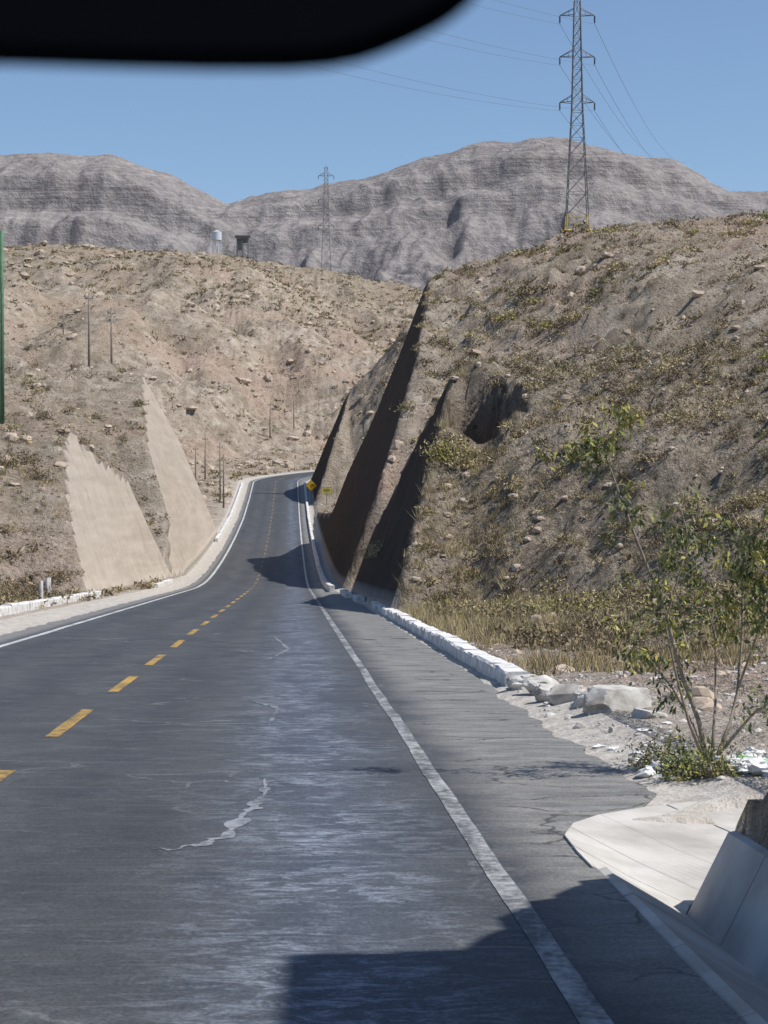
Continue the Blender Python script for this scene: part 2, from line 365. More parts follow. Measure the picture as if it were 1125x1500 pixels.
# ------------------------------------------------------------------ mountains
px=np.array([-900,-300,0,60,170,240,290,335,400,500,580,650,700,780,830,900,980,1040,1060,1125,1400,2000])
py=np.array([250,235,228,225,231,250,272,294,276,262,242,226,211,197,200,213,235,264,272,279,270,290])
x=np.linspace(-1750,1750,820);y=np.concatenate([np.linspace(1500,2900,120),np.linspace(2906,3500,130),np.linspace(3520,4300,20)])
XX,YY=np.meshgrid(x,y)
zc=np.interp(XX,(px-562)/3000*3500,(750-py)/3000*3500)
t=np.clip((YY-1500)/2000,0,1)
tw=np.clip(t+.012*fbm(XX,YY,.008,4,68),0,1)
prof=np.interp(tw,[0,.3,.6,.78,.84,.852,.90,.912,.97,1],[0,.16,.43,.61,.68,.765,.80,.90,.97,1])
prof2=np.interp(tw,[0,.3,.6,.78,.82,.83,.88,.89,.93,.94,1],[0,.16,.43,.62,.67,.71,.76,.815,.86,.92,1])
lm=sstep(-150,-400,XX);prof=prof*lm+prof2*(1-lm)
zz=zc*prof-.25*np.clip(YY-3500,0,9999)
xw=XX+70*fbm(XX,YY,.002,3,61)
gul=ridged(xw,YY*.3,.0045,5,63);gul2=ridged(xw+.3*YY,YY*.4,.014,4,73);gul3=ridged(xw,YY*.15,.02,3,83)
env=(sstep(0,.2,t)*(1-sstep(.78,.92,t)))
zz=zz+(gul-.6)*62*env+(gul2-.6)*26*env+(gul3-.5)*9*(1-sstep(.95,1,t))+fbm(XX,YY,.006,6,66)*10*(1-.85*sstep(.8,1,t))+fbm(XX,YY,.03,3,67)*3
V=np.stack([XX,YY,zz],-1).reshape(-1,3);nc=len(x)
i=np.arange((len(y)-1)*nc).reshape(len(y)-1,nc)[:,:-1].ravel()
new_mesh('mountain_range',V,np.stack([i,i+1,i+nc+1,i+nc],-1),[MM],True)

# ------------------------------------------------------------------ road and markings
def sarr(a,b,st): 
    n=max(2,int(round((b-a)/st))+1);return np.linspace(a,b,n)
def ribbon(name,a,b,st,latf,dz,mats,nl=2):
    V=[];UV=[]
    ss=sarr(a,b,st)
    for s in ss:
        l0,l1=latf(s)
        for k in range(nl):
            l=l0+(l1-l0)*k/(nl-1);V.append(road_pt(s,l,dz));UV.append((l,s))
    F=[(i*nl+k,i*nl+k+1,(i+1)*nl+k+1,(i+1)*nl+k) for i in range(len(ss)-1) for k in range(nl-1)]
    return V,F,UV
SE=YB+R*math.pi/2+60
def rlim(s):
    w=float(fbm(np.array([s]),np.array([0.]),1.1,4,71,.65)[0])*.10
    r=np.interp(s,[-60,12.4,13.6,14.2,14.8,15.6,27,29,80,130,900],[.60,.60,.66,.92,1.35,1.6,1.6,1.8,1.8,1.3,1.2])
    l=np.interp(s,[-60,30,140,160,900],[.9,.9,.8,.7,.7])
    return (-3.6-l+w*1.2,3.6+r+(w if s>15.8 else w*.15))
V,F,UV=ribbon('r',-25,120,.2,rlim,0,None,9);V2,F2,UV2=ribbon('r',120,SE,1.0,rlim,0,None,9)
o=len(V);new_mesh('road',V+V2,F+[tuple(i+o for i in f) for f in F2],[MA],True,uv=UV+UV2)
mk=B()
def line(a,b,st,c,w,dz,m,j=0):
    def lf(s):
        q=float(fbm(np.array([s*1.]),np.array([c*9.]),.35,2,5)[0])*j
        q2=float(fbm(np.array([s*1.]),np.array([c*5.]),2.5,2,6)[0])*j*.4
        return (c-w/2+q+q2,c+w/2+q-q2)
    V,F,_=ribbon('',a,b,st,lf,dz,None,2);mk.add(V,F,m)
line(-20,40,.15,3.6,.125,.005,0,.012);line(40,130,.4,3.6,.14,.005,0);line(130,SE,1,3.6,.15,.005,2)
line(-20,60,.3,-3.6,.16,.005,2,.012);line(60,130,.6,-3.6,.16,.005,2);line(130,SE,1,-3.6,.2,.005,2)
d=20.8-7.1*4
while d<SE-5:
    line(d,d+3.8,.25,0,.15,.005,1 if d<120 else 3,.008);d+=7.1
mk.obj('road_markings',[M_white,M_yel,M_whitef,M_yelf])
sc=B()
M_scuff=paint_mat('pale_scuff',(.27,.28,.30),(.065,.07,.078),.42,.56)
def scuff(pts,w):
    n=90
    P=np.array(pts);tt=np.linspace(0,len(P)-1,n)
    xs=np.interp(tt,range(len(P)),P[:,0]);ys=np.interp(tt,range(len(P)),P[:,1])
    xs=xs+fbm(tt,tt*0,2.5,4,81)*.03;ys=ys+fbm(tt,tt*0+9,2.5,4,82)*.16
    ww=w*(.15+np.abs(fbm(tt,tt*0+4,3.5,4,83)))*np.sin(np.linspace(.15,3.0,n))
    V=[]
    for a_,b_,c_ in zip(xs,ys,ww):
        V.append((a_-c_,b_-c_*.6,float(ZR(b_))+.004));V.append((a_+c_,b_+c_*.6,float(ZR(b_))+.004))
    sc.add(V,[(2*i,2*i+1,2*i+3,2*i+2) for i in range(n-1)])
scuff([(-1.43,12.7),(-1.17,12.86),(-1.05,13.3),(-.98,14.6),(-.93,15.8),(-.97,16.9)],.075)
scuff([(-1.4,17.3),(-.98,17.6)],.02);scuff([(-1.9,26.5),(-1.5,25.5),(-1.3,24.8),(-1.25,22)],.045)
scuff([(-2.2,36),(-1.9,41),(-2.6,48)],.05)
sc.obj('road_scuffs',[M_scuff])

# ------------------------------------------------------------------ kerbs
def kerb(name,a,b,latc,w,h,seg,m=M_kerb):
    bb=B();s=a
    while s<b:
        e=min(s+seg-.025,b);j=rng.normal(0,.014,3);hh=h+j[0]
        V=[];c=.035
        prof=[(-w/2,-.3),(-w/2,hh-c),(-w/2+c,hh),(w/2-c,hh),(w/2,hh-c),(w/2,-.3)]
        ks=np.linspace(s,e,6)
        for q in ks:
            for (l,z) in prof: V.append(road_pt(q,latc+l+j[1]*.9+rng.normal(0,.008),z+rng.normal(0,.010)))
        n=6;F=[(i*n+k,i*n+k+1,(i+1)*n+k+1,(i+1)*n+k) for i in range(5) for k in range(n-1)]
        F+=[tuple(range(n-1,-1,-1)),tuple(5*n+k for k in range(n))]
        bb.add(V,F);s+=seg
    return bb.obj(name,[m])
kerb('concrete_kerb',28.6,77,3.6+2.0,.34,.24,2.4)
kerb('concrete_kerb',86,91,3.6+1.75,.34,.24,1.6)
kerb('concrete_kerb',97,108,3.6+1.6,.34,.24,2.2)
kerb('concrete_kerb',114,330,3.6+1.15,.30,.36,3)
kerb('concrete_kerb',52,98,-3.6-3.2,.36,.32,2.4)
kerb('concrete_kerb',128,144,-3.6-2.4,.34,.28,2.4)
kerb('concrete_kerb',214,330,-3.6-1.7,.32,.4,3)

# ------------------------------------------------------------------ concrete drain and apron
dr=B()
def rp(y,r,dz): return road_pt(y,3.6+r,dz)
s=-18.0
prof=[(.56,-.02),(.66,.012),(.90,-.13),(1.13,-.27),(1.25,-.03),(1.37,.21),(1.47,.22),(1.50,.05)]
while s<11.9:
    e=min(s+1.45,11.95);n=len(prof);j=rng.normal(0,.004)
    V=[rp(q,r,z+j) for q in (s,e-.014) for r,z in prof]+[rp(q,r,z+j-.12) for q in (s,e-.014) for r,z in prof]
    F=[(k,k+1,n+k+1,n+k) for k in range(n-1)]
    F+=[(k,2*n+k,2*n+k+1,k+1) for k in range(n-1)]+[(n+k,n+k+1,3*n+k+1,3*n+k) for k in range(n-1)]
    dr.add(V,F);s+=1.45
edge_in=[(11.96,.58,.012),(12.6,.58,.014),(13.3,.60,.014),(13.9,.74,.012),(14.4,1.0,.012)]
fan=[(14.85,1.4,.012),(15.15,1.9,.02),(15.35,2.7,.05),(15.5,3.9,.1)]
low=[(11.96,1.13,-.27),(12.2,1.20,-.26),(12.45,1.35,-.23),(12.65,1.7,-.19),(12.8,2.2,-.14),(12.9,2.8,-.08),(13.0,4.2,.0)]
outer=edge_in+fan
nn=6
def samp(L,t):
    L=np.array(L);q=t*(len(L)-1);return [np.interp(q,range(len(L)),L[:,k]) for k in range(3)]
for k in range(nn):
    m_=9;ts=np.linspace(k/nn,(k+1)/nn-.0035,m_);V=[];j=abs(rng.normal(0,.004))
    for t_ in ts:
        a_,b_=samp(outer,t_),samp(low,t_);mid=[(p+q)/2 for p,q in zip(a_,b_)];mid[2]-=.015
        for p in (a_,mid,b_): V.append(rp(p[0],p[1],p[2]+j))
    q=m_-1
    F=[(3*i+c,3*i+3+c,3*i+4+c,3*i+1+c) for i in range(q) for c in (0,1)]
    n0=len(V);V=V+[(v[0],v[1],v[2]-.1) for v in V]
    F+=[(c,c+1,n0+c+1,n0+c) for c in (0,1)]+[(3*q+c+1,3*q+c,n0+3*q+c,n0+3*q+1+c) for c in (0,1)]
    F+=[(3*i,n0+3*i,n0+3*i+3,3*i+3) for i in range(q)]
    dr.add(V,F)
wp=[(11.97,1.14,-.27),(12.15,1.22,-.26),(12.4,1.42,-.23),(12.58,1.8,-.19),(12.72,2.6,-.10),(12.8,4.0,0)]
wt=[(11.97,1.38,.21),(12.05,1.45,.21),(12.15,1.6,.19),(12.25,1.9,.17),(12.35,2.7,.15),(12.4,4.0,.15)]
V=[rp(*p) for p in wp]+[rp(*p) for p in wt]+[rp(p[0]-.1,p[1]+.02,p[2]+.0) for p in wt];n=len(wp)
dr.add(V,[(i,i+1,n+i+1,n+i) for i in range(n-1)]+[(n+i,n+i+1,2*n+i+1,2*n+i) for i in range(n-1)])
dr.obj('concrete_drain',[M_conc])

# ------------------------------------------------------------------ instanced masses
def ico():
    t=(1+5**.5)/2;v=np.array([(-1,t,0),(1,t,0),(-1,-t,0),(1,-t,0),(0,-1,t),(0,1,t),(0,-1,-t),(0,1,-t),(t,0,-1),(t,0,1),(-t,0,-1),(-t,0,1)],float)
    v/=np.linalg.norm(v[0]);f=[(0,11,5),(0,5,1),(0,1,7),(0,7,10),(0,10,11),(1,5,9),(5,11,4),(11,10,2),(10,7,6),(7,1,8),(3,9,4),(3,4,2),(3,2,6),(3,6,8),(3,8,9),(4,9,5),(2,4,11),(6,2,10),(8,6,7),(9,8,1)]
    return v,np.array(f)
def subdiv(v,f):
    v=list(map(tuple,v));c={};nf=[]
    def mid(a,b):
        k=(min(a,b),max(a,b))
        if k not in c:
            m=np.array(v[a])+np.array(v[b]);m/=np.linalg.norm(m);c[k]=len(v);v.append(tuple(m))
        return c[k]
    for a,b,d in f:
        x,y_,z=mid(a,b),mid(b,d),mid(d,a);nf+=[(a,x,z),(b,y_,x),(d,z,y_),(x,y_,z)]
    return np.array(v),np.array(nf)
I0=ico();I1=subdiv(*I0);I2=subdiv(*I1);I3=subdiv(*I2)
def rocks(name,P,Rr,base,mats,amp=.16):
    v,f=base;n=len(P);k=len(v)
    Vs=v[None]*(1+rng.normal(0,amp,(n,k,1)));sc_=Rr[:,None,None]*rng.uniform(.6,1.25,(n,1,3))*np.array([1,1,.7])
    Vs=Vs*sc_;th=rng.uniform(0,6.28,n);c,s_=np.cos(th)[:,None],np.sin(th)[:,None]
    x_=Vs[:,:,0]*c-Vs[:,:,1]*s_;y_=Vs[:,:,0]*s_+Vs[:,:,1]*c
    Vs=np.stack([x_,y_,Vs[:,:,2]],-1)+P[:,None,:]
    F=(f[None]+(np.arange(n)*k)[:,None,None]).reshape(-1,3)
    return new_mesh(name,Vs.reshape(-1,3),F,mats)
def leaves(P,Rr,nl,size,flat=.75,up=0):
    n=len(P)
    d=rng.normal(0,1,(n,nl,3));d/=np.linalg.norm(d,axis=-1,keepdims=True);d[...,2]=np.abs(d[...,2])
    rad=rng.uniform(.15,1,(n,nl,1))**.6
    lob=1+.35*np.sin(3*np.arctan2(d[...,1],d[...,0])+rng.uniform(0,6,(n,1)))[...,None]
    c=d*rad*lob*Rr[:,None,None]*np.array([1,1,flat])
    a=rng.normal(0,1,(n,nl,3));a[...,2]+=up;a/=np.linalg.norm(a,axis=-1,keepdims=True)
    b=np.cross(a,rng.normal(0,1,(n,nl,3)));b/=np.linalg.norm(b,axis=-1,keepdims=True)
    s_=(size*Rr)[:,None,None]*rng.uniform(.6,1.4,(n,nl,1))
    c=c+P[:,None,:]
    return np.stack([c-b*s_*.35,c+b*s_*.35,c+a*s_*1.6],2).reshape(-1,3)
def scrub(name,groups):
    Vs=[];M=[]
    for P,Rr,nl,size,flat,up,mi in groups:
        if len(P)==0: continue
        Vs.append(leaves(P,Rr,nl,size,flat,up));mm=np.repeat(mi,nl)
        sw=rng.uniform(0,1,len(mm))<.25;mm=np.where(sw,rng.choice([1,2],len(mm)),mm);M.append(mm)
    V=np.concatenate(Vs);F=np.arange(len(V)).reshape(-1,3)
    return new_mesh(name,V,F,[M_green,M_straw,M_brown,M_yg],midx=np.concatenate(M))
def region(n,x0,x1,y0,y1,thr=-9,seed=90,f=.12,minal=3):
    x_=rng.uniform(x0,x1,n);y_=rng.uniform(y0,y1,n)
    z,lat,s_,al,cut,h=terrain(x_,y_,True)
    k=(cut<.1)&(al>minal)&(fbm(x_,y_,f,3,seed)>thr)
    k&=(np.abs(x_)<.24*y_+12)
    k&=~((lat>0)&(np.hypot((al-6.1)/1.5,(y_-78.8)/4.3)<1.0))
    return np.stack([x_,y_,z],-1)[k]
grp=[]
def addg(P,r0,r1,nl,size,flat,up,pm,ex=2.2):
    n=len(P);Rr=r0+(r1-r0)*rng.uniform(0,1,n)**ex
    grp.append((P,Rr,nl,size,flat,up,rng.choice(4,n,p=pm)))
addg(region(9500,0,26,32,92,-.5),.07,.34,46,.26,.75,.6,[.08,.38,.54,.0])
addg(region(1300,0,26,36,92,-.1,91),.3,.65,240,.11,.75,.6,[.18,.37,.41,.04])
addg(region(6000,0,60,112,182,-.2),.15,.55,30,.28,.7,.4,[.15,.34,.51,0])
addg(region(1000,0,60,112,182,-.05,92),.5,1.15,160,.14,.55,.4,[.26,.34,.37,.03])
addg(region(3400,-50,-8,70,200,-.3,93,minal=2.6),.15,.6,34,.28,.7,.4,[.15,.32,.53,0])
addg(region(620,-50,-8,66,200,-.15,94,minal=3.6),.4,1.0,200,.12,.7,.5,[.18,.32,.49,.01])
addg(region(3000,0,90,175,330,-.1,95),.35,1.2,26,.3,.5,.4,[.2,.34,.46,0])
addg(region(9500,-130,30,300,560,-.15,96),.25,1.0,14,.42,.5,.3,[.15,.27,.58,0])
addg(region(9000,-130,30,500,640,-.4,97),.35,1.1,12,.45,.35,.3,[.22,.25,.53,0])
addg(region(900,-30,20,215,400,-.2,98),.3,.85,26,.3,.6,.4,[.15,.33,.52,0])
def spot(l,R_,n,mi,size=.10,flat=.8):
    P=np.array([(a,b,float(terrain(np.array([a]),np.array([b]))[0])-.05) for a,b in l]);grp.append((P,np.full(len(P),R_),n,size,flat,.7,np.full(len(P),mi)))
spot([(2.4,74.6),(2.9,73.8),(5.6,92),(6.4,93),(7,91),(12,92)],.95,1100,1,.08)
spot([(2.3,74.2),(5.2,92.5)],.85,900,3,.08)
spot([(4.0,53),(4.6,55),(5.3,52),(3.6,57),(4.9,50)],.55,420,3,.10)
spot([(4.4,47),(3.5,51),(5.8,47),(2.6,60),(7.5,48),(8.5,46),(1.9,66),(6.2,50)],.5,420,2,.10)
spot([(20,196),(21.5,197),(24,200),(37,195),(46,205),(33,190)],1.4,500,2,.09)
spot([(-.35,92),(-.2,90)],.8,500,1,.08)
spot([(-20.5,112),(-18.5,110),(-17.5,98),(-16.4,96),(-16,101),(-14.2,80),(-16,86),(-17,92),(-14.8,77),(-17.6,94),(-15.4,90)],.8,600,2,.09)
spot([(-19,104),(-18.3,99),(-16.8,89),(-15.2,82)],.7,500,1,.09)
spot([(-19,128),(-20,140),(-21,150),(-19.7,152)],.9,400,2,.09)
scrub('desert_scrub',grp)
P1=region(5200,0,26,18,92,-1,101,minal=2.6);P2=region(4200,-50,60,92,230,-.2,102);P3=region(6000,-130,40,240,600,-.1,103)
rocks('loose_rocks',P1-np.array([0,0,.02]),.025+.20*rng.uniform(0,1,len(P1))**4.5,I1,[M_rock],.10)
rocks('scattered_rocks',np.concatenate([P2,P3]),np.concatenate([.08+.5*rng.uniform(0,1,len(P2))**4,.25+1.2*rng.uniform(0,1,len(P3))**4.5]),I0,[M_rock])
Pg=region(5200,.8,9,9,44,-1,105,minal=1.75)
Pg=Pg[Pg[:,1]>15.6]
rocks('gravel',Pg,.01+.045*rng.uniform(0,1,len(Pg))**3.5,I0,[M_rockw])

def grass(name,P,hmin,hmax,nb,mats,pm):
    n=len(P);h=rng.uniform(hmin,hmax,(n,1,1))*rng.uniform(.5,1.1,(n,nb,1))
    ba=P[:,None,:]+rng.normal(0,.09,(n,nb,3))*np.array([1,1,0])-np.array([0,0,.03])
    ln=rng.normal(0,.32,(n,nb,3))*np.array([1,1,0])+np.array([0,0,1.])
    w=rng.normal(0,1,(n,nb,3))*np.array([1,1,0]);w/=np.linalg.norm(w,axis=-1,keepdims=True)+1e-6;w=w*.009
    tip=ba+ln*h
    V=np.stack([ba-w,ba+w,tip],2).reshape(-1,3)
    return new_mesh(name,V,np.arange(len(V)).reshape(-1,3),mats,midx=np.repeat(rng.choice(len(mats),n,p=pm),nb))
Pa=region(7500,-2,12,29.5,84,-.5,110,.25,minal=2.35)
k=(Pa[:,0]-XC(Pa[:,1])-3.6)<6.5
Pa=Pa[k]
Pb=region(2200,-2,22,36,90,.0,111,.2,minal=2.4)
Pc=region(1800,-22,-9,56,112,-.2,112,.2,minal=3.5)
grass('dry_grass',np.concatenate([Pa,Pb,Pc]),.18,.48,18,[M_straw,M_brown,M_yg],[.84,.14,.02])

# ------------------------------------------------------------------ boulders at the kerb end
def boulder(x_,y_,r,sx=1,sy=1,sz=.7,m=M_rockw,name='boulder',lift=.35):
    v,f=I3;n1=fbm(v[:,0]*1.+r*77,v[:,1]+v[:,2]*1.7,1.1,4,int(r*900)+3)
    vv=v*(1+.26*n1)[:,None]
    for _ in range(9):
        d_=rng.normal(0,1,3);d_/=np.linalg.norm(d_);q=rng.uniform(.62,.88);dd=vv@d_;vv=vv-np.clip(dd-q,0,None)[:,None]*d_
    vv=vv*np.array([sx,sy,sz])*r
    z=float(ZR(y_))+r*sz*lift
    return new_mesh(name,vv+np.array([x_,y_,z]),f,[m],False)
for (lat_,y_,r,sx,sy,sz) in [(2.0,27.8,.22,1.1,1,.8),(2.12,26.7,.25,1.2,1,.8),(2.05,25.6,.20,1,1.1,.8),(2.25,24.9,.24,1.2,.9,.8),(2.3,23.9,.21,1,1,.8),(2.42,22.9,.31,1.3,1,.85),(2.62,21.8,.2,1.1,1,.8),(2.9,25.6,.16,1,1,.7),(1.85,21.5,.07,1,1,.8),(2.2,20.9,.08,1.3,1,.7),(2.5,20.3,.10,1,1,.7)]:
    boulder(XC(y_)+3.6+lat_,y_,r,sx,sy,sz,lift=.6)
for (x_,y_,r) in [(2.55,18.3,.11),(2.95,18.6,.15),(3.25,18.9,.11)]:
    boulder(x_,y_,r,1.2,1,.7,M_rock)

# ------------------------------------------------------------------ roadside sapling
def tz(a,b): return float(terrain(np.array([a]),np.array([b]))[0])
bx,by=2.72,17.2;bz=tz(bx,by)
tree=empty('roadside_sapling',(bx,by,bz))
wood=B();U=.00573
stems=[([(0,-5,0),(-12,60,.05),(-35,125,.1),(-60,220,.1),(-95,305,.05),(-125,380,0),(-150,445,-.1),(-165,505,-.15)],.024,.006),
([(-5,0,0),(-30,60,-.1),(-50,125,-.2),(-70,205,-.3),(-55,260,-.3),(-35,325,-.3),(-50,385,-.3)],.016,.004),
([(10,0,0),(35,55,.1),(50,105,.2),(58,190,.25),(60,260,.3),(65,325,.3),(45,365,.3)],.018,.005),
([(5,0,0),(30,40,-.2),(55,75,-.3),(90,105,-.4),(125,125,-.4),(160,180,-.4)],.016,.005),
([(0,0,0),(-15,50,.2),(-45,105,.3),(-85,155,.4),(-100,200,.4)],.012,.004),
([(5,0,.0),(20,90,.3),(25,180,.5),(5,260,.6),(20,330,.6)],.013,.004),
([(50,105,.2),(80,200,.1),(95,290,0),(110,380,0)],.011,.003)]
LP=[]
def addleaf(p,n,spread,yl=0):
    for _ in range(n): LP.append((Vector(p)+Vector(rng.normal(0,spread,3)),yl if rng.uniform()<.8 else 1-yl))
for k_,(st,r0,r1) in enumerate(stems):
    P=[Vector((a*U,c,b_*U)) for a,b_,c in st];wood.tube(P,r0,r1,6)
    n=len(P)
    for q in range(36):
        t=rng.uniform(.38,1.0)*(n-1);i0=min(int(t),n-2);p=P[i0].lerp(P[i0+1],t-i0)
        dr_=Vector((rng.normal(0,1),rng.normal(0,1),rng.uniform(-.2,.8))).normalized();L_=rng.uniform(.08,.34)
        e_=p+dr_*L_+Vector((0,0,-.12*L_));wood.tube([p,p+dr_*L_*.5,e_],.004,.002,3)
        if rng.uniform()<.54: addleaf(e_,int(rng.integers(10,24)),.045,1 if (k_==0 and t>n*.75) or rng.uniform()<.3 else 0)
for (a,b_,n,yl) in [(-125,505,90,1),(-165,470,60,0),(-170,440,60,0),(-200,455,50,1),(-235,450,30,1),(-140,380,40,0),(-40,330,90,0),(-60,290,60,0),(50,280,110,0),(65,320,100,0),(35,240,60,1),(75,255,90,0),(80,210,55,0),(95,320,90,0),(105,380,60,0)]:
    addleaf((a*U,rng.normal(0,.1),b_*U),n,.06,yl)
wood.obj('stems',[M_bark],True,tree)
V=[];F=[];M=[]
for p,yl in LP:
    a_=Vector((rng.normal(0,.5),rng.normal(0,.5),rng.normal(-.6,.5))).normalized();b_=a_.cross(Vector(rng.normal(0,1,3))).normalized()
    L_=rng.uniform(.04,.088);w=L_*.19;o=len(V);V+=[p,p+a_*L_*.5+b_*w,p+a_*L_,p+a_*L_*.5-b_*w];F.append((o,o+1,o+2,o+3));M.append(yl)
new_mesh('leaves',V,F,[M_leaf,M_yg],midx=M,parent=tree)
def bush(name,x_,y_,r,n,mats,pm,h=.8):
    z=tz(x_,y_);e_=empty(name,(x_,y_,z))
    v=leaves(np.zeros((1,3)),np.array([r]),n,.10,h,.5)
    new_mesh('foliage',v,np.arange(len(v)).reshape(-1,3),mats,midx=rng.choice(len(mats),n,p=pm),parent=e_)
    bb=B()
    for q in range(16):
        d_=Vector((rng.normal(0,1),rng.normal(0,1),rng.uniform(.5,1.5))).normalized();bb.tube([(0,0,-.05),d_*r*.5,d_*r*.95+Vector((0,0,-.05))],.006,.002,4)
    bb.obj('twigs',[M_bark],False,e_)
bush('roadside_bush',2.42,16.5,.27,1000,[M_leaf,M_yg],[.6,.4],1.2)
bush('roadside_bush',2.62,16.2,.22,700,[M_leaf,M_yg,M_straw],[.5,.3,.2],1.1)
bush('roadside_bush',2.25,17.3,.22,700,[M_leaf,M_straw],[.5,.5],1.2)

# ------------------------------------------------------------------ litter
lit=empty('litter_pile',(3.0,16.6,tz(3.0,16.6)))
mats=[M_bag,M_bagg,M_bagr,M_bagb]
for q in range(64):
    v,f=I2;r=rng.uniform(.04,.12);mi=int(rng.choice(4,p=[.72,.16,.06,.06]))
    if mi: r*=.8
    n1=fbm(v[:,0]+q*9,v[:,1]+v[:,2]*1.4,1.8,3,200+q);vv=v*(1+.5*n1)[:,None]*np.array([rng.uniform(.8,1.6),rng.uniform(.8,1.4),rng.uniform(.35,.7)])*r
    a_=rng.normal(-.04,.22);b_=rng.normal(-.15,.35)
    zz=tz(3.0+a_,16.6+b_)-tz(3.0,16.6)
    new_mesh('bag_%d'%q if q%3 else 'wrapper_%d'%q,vv+np.array([a_,b_,zz+r*.3]),f,[mats[mi]],False,parent=lit)
sl=empty('scattered_litter',(2.1,18.5,tz(2.1,18.5)))
for q,(a_,b_) in enumerate([(2.15,19.2),(2.3,18.6),(2.22,18.2),(2.45,19.0),(2.35,17.9),(2.05,19.6),(3.4,24),(4.1,31),(3.7,27.5),(2.55,20.2),(2.9,21),(4.3,23)]):
    v,f=I1;r=rng.uniform(.025,.05);vv=v*(1+rng.normal(0,.25,(len(v),1)))*np.array([1.3,1,.4])*r
    new_mesh('scrap_%d'%q,vv+np.array([a_-2.1,b_-18.5,max(tz(a_,b_),float(ZR(b_)))-tz(2.1,18.5)+.01]),f,[M_bag],parent=sl)

# ------------------------------------------------------------------ lattice towers
def tower(name,x_,y_,z_,H,wb,yellow=False,th=.07,aw=2.55):
    e_=empty(name,(x_,y_,z_));bb=B()
    def W(h): return np.interp(h,[0,.60*H,H],[wb,wb*.40,wb*.22])/2
    lv=[0]
    while lv[-1]<H*.97: lv.append(lv[-1]+max(1.5,W(lv[-1])*2*1.05))
    lv[-1]=H
    for a,b_ in zip(lv[:-1],lv[1:]):
        wa,wc=W(a),W(b_);m=1 if (yellow and 1.6<(a+b_)/2<6.2) else 0
        A=[Vector((i*wa,j*wa,a)) for i,j in((-1,-1),(1,-1),(1,1),(-1,1))];C=[Vector((i*wc,j*wc,b_)) for i,j in((-1,-1),(1,-1),(1,1),(-1,1))]
        for k in range(4):
            bb.tube([A[k],C[k]],th,th,4,m);bb.tube([A[k],C[(k+1)%4]],th*.5,th*.5,4,m);bb.tube([A[(k+1)%4],C[k]],th*.5,th*.5,4,m);bb.tube([C[k],C[(k+1)%4]],th*.5,th*.5,4,m)
    if yellow:
        for h in (2.9,5.3):
            w=W(h)+.3
            Q=[Vector((i*w,j*w,h)) for i,j in((-1,-1),(1,-1),(1,1),(-1,1))]
            for k in range(4): bb.tube([Q[k],Q[(k+1)%4]],.17,.17,4,1)
    tips=[]
    for h in (H*.62,H*.79,H*.945):
        w=W(h)
        for sx in(-1,1):
            tip=Vector((sx*aw,0,h));tips.append(tip)
            for j in(-1,1):
                bb.tube([Vector((sx*w,j*w,h)),tip],th*.8,th*.8,4);bb.tube([Vector((sx*w,j*w,h+1.0)),tip],th*.7,th*.7,4)
            for q in (.35,.68):
                bb.tube([Vector((sx*(w+(aw-w)*q),0,h)),Vector((sx*(w+(aw-w)*q),0,h+1.0*(1-q)))],th*.5,th*.5,4)
            for q in range(7):
                bb.tube([tip+Vector((0,0,-.12-.15*q)),tip+Vector((0,0,-.20-.15*q))],.15,.11,6,2)
            bb.tube([tip,tip+Vector((0,0,-1.25))],.03,.03,4)
    bb.tube([(0,0,H-.5),(0,0,H+1.2)],.08,.03,4)
    bb.obj('lattice',[M_steel,M_ytower,M_signb],False,e_)
    return [Vector((x_,y_,z_))+t+Vector((0,0,-1.25)) for t in tips]
tx,ty=28.3,300;t_z=tz(tx,ty)
tips=tower('transmission_tower',tx,ty,t_z-.3,75.2-t_z,3.9,True,.07)
x2=-19.5;y2=690;z2=tz(x2,y2)
zt2=(750-243)/3000*y2
tower('transmission_tower',x2,y2,z2-.5,zt2-z2,5.0,False,.07,2.6)
wr=B()
def wire(a,b_,sag,r=.028,n=40):
    a=Vector(a);b_=Vector(b_);wr.tube([a.lerp(b_,i/n)+Vector((0,0,-4*sag*(i/n)*(1-i/n))) for i in range(n+1)],r,r,4,0,False)
for k,t_ in enumerate(tips):
    s_=1 if k%2 else -1
    wire(t_,(-80+s_*2.5,95,t_.z-6),6.5,.018)
    wire(t_,(150+s_*3,1000,t_.z+105),12,.03)
wr.obj('power_lines',[M_steel])

def pole(x_,y_,h,arm=True,r=.13,m=None,name='utility_pole'):
    z=tz(x_,y_);e_=empty(name,(x_,y_,z));bb=B()
    bb.tube([(0,0,-.5),(0,0,h*.5),(rng.normal(0,.05),0,h)],r,r*.65,8)
    if arm:
        bb.box((0,0,h-.5),(.8,.1,.10))
        for q in(-.34,0,.34): bb.tube([(q,0,h-.44),(q,0,h-.2)],.05,.03,6)
    bb.obj('pole',[m or M_pole],True,e_)
for p in [(130,196,8.3),(163,200,8.4),(182,232,8.0),(207,240,8.0),(268,262,8.8),(262,285,8.8),(255,310,8.5),(286,300,7.5),(322,290,8.4),(327,280,7.4),(430,410,8),(15,330,8),(92,420,7),(300,335,7),(395,400,7)]:
    pole((p[0]-562)/3000*p[1],p[1],p[2],p[0]!=327)
pole(-23.12,124,11.6,False,.15,M_gpole,'green_pole')

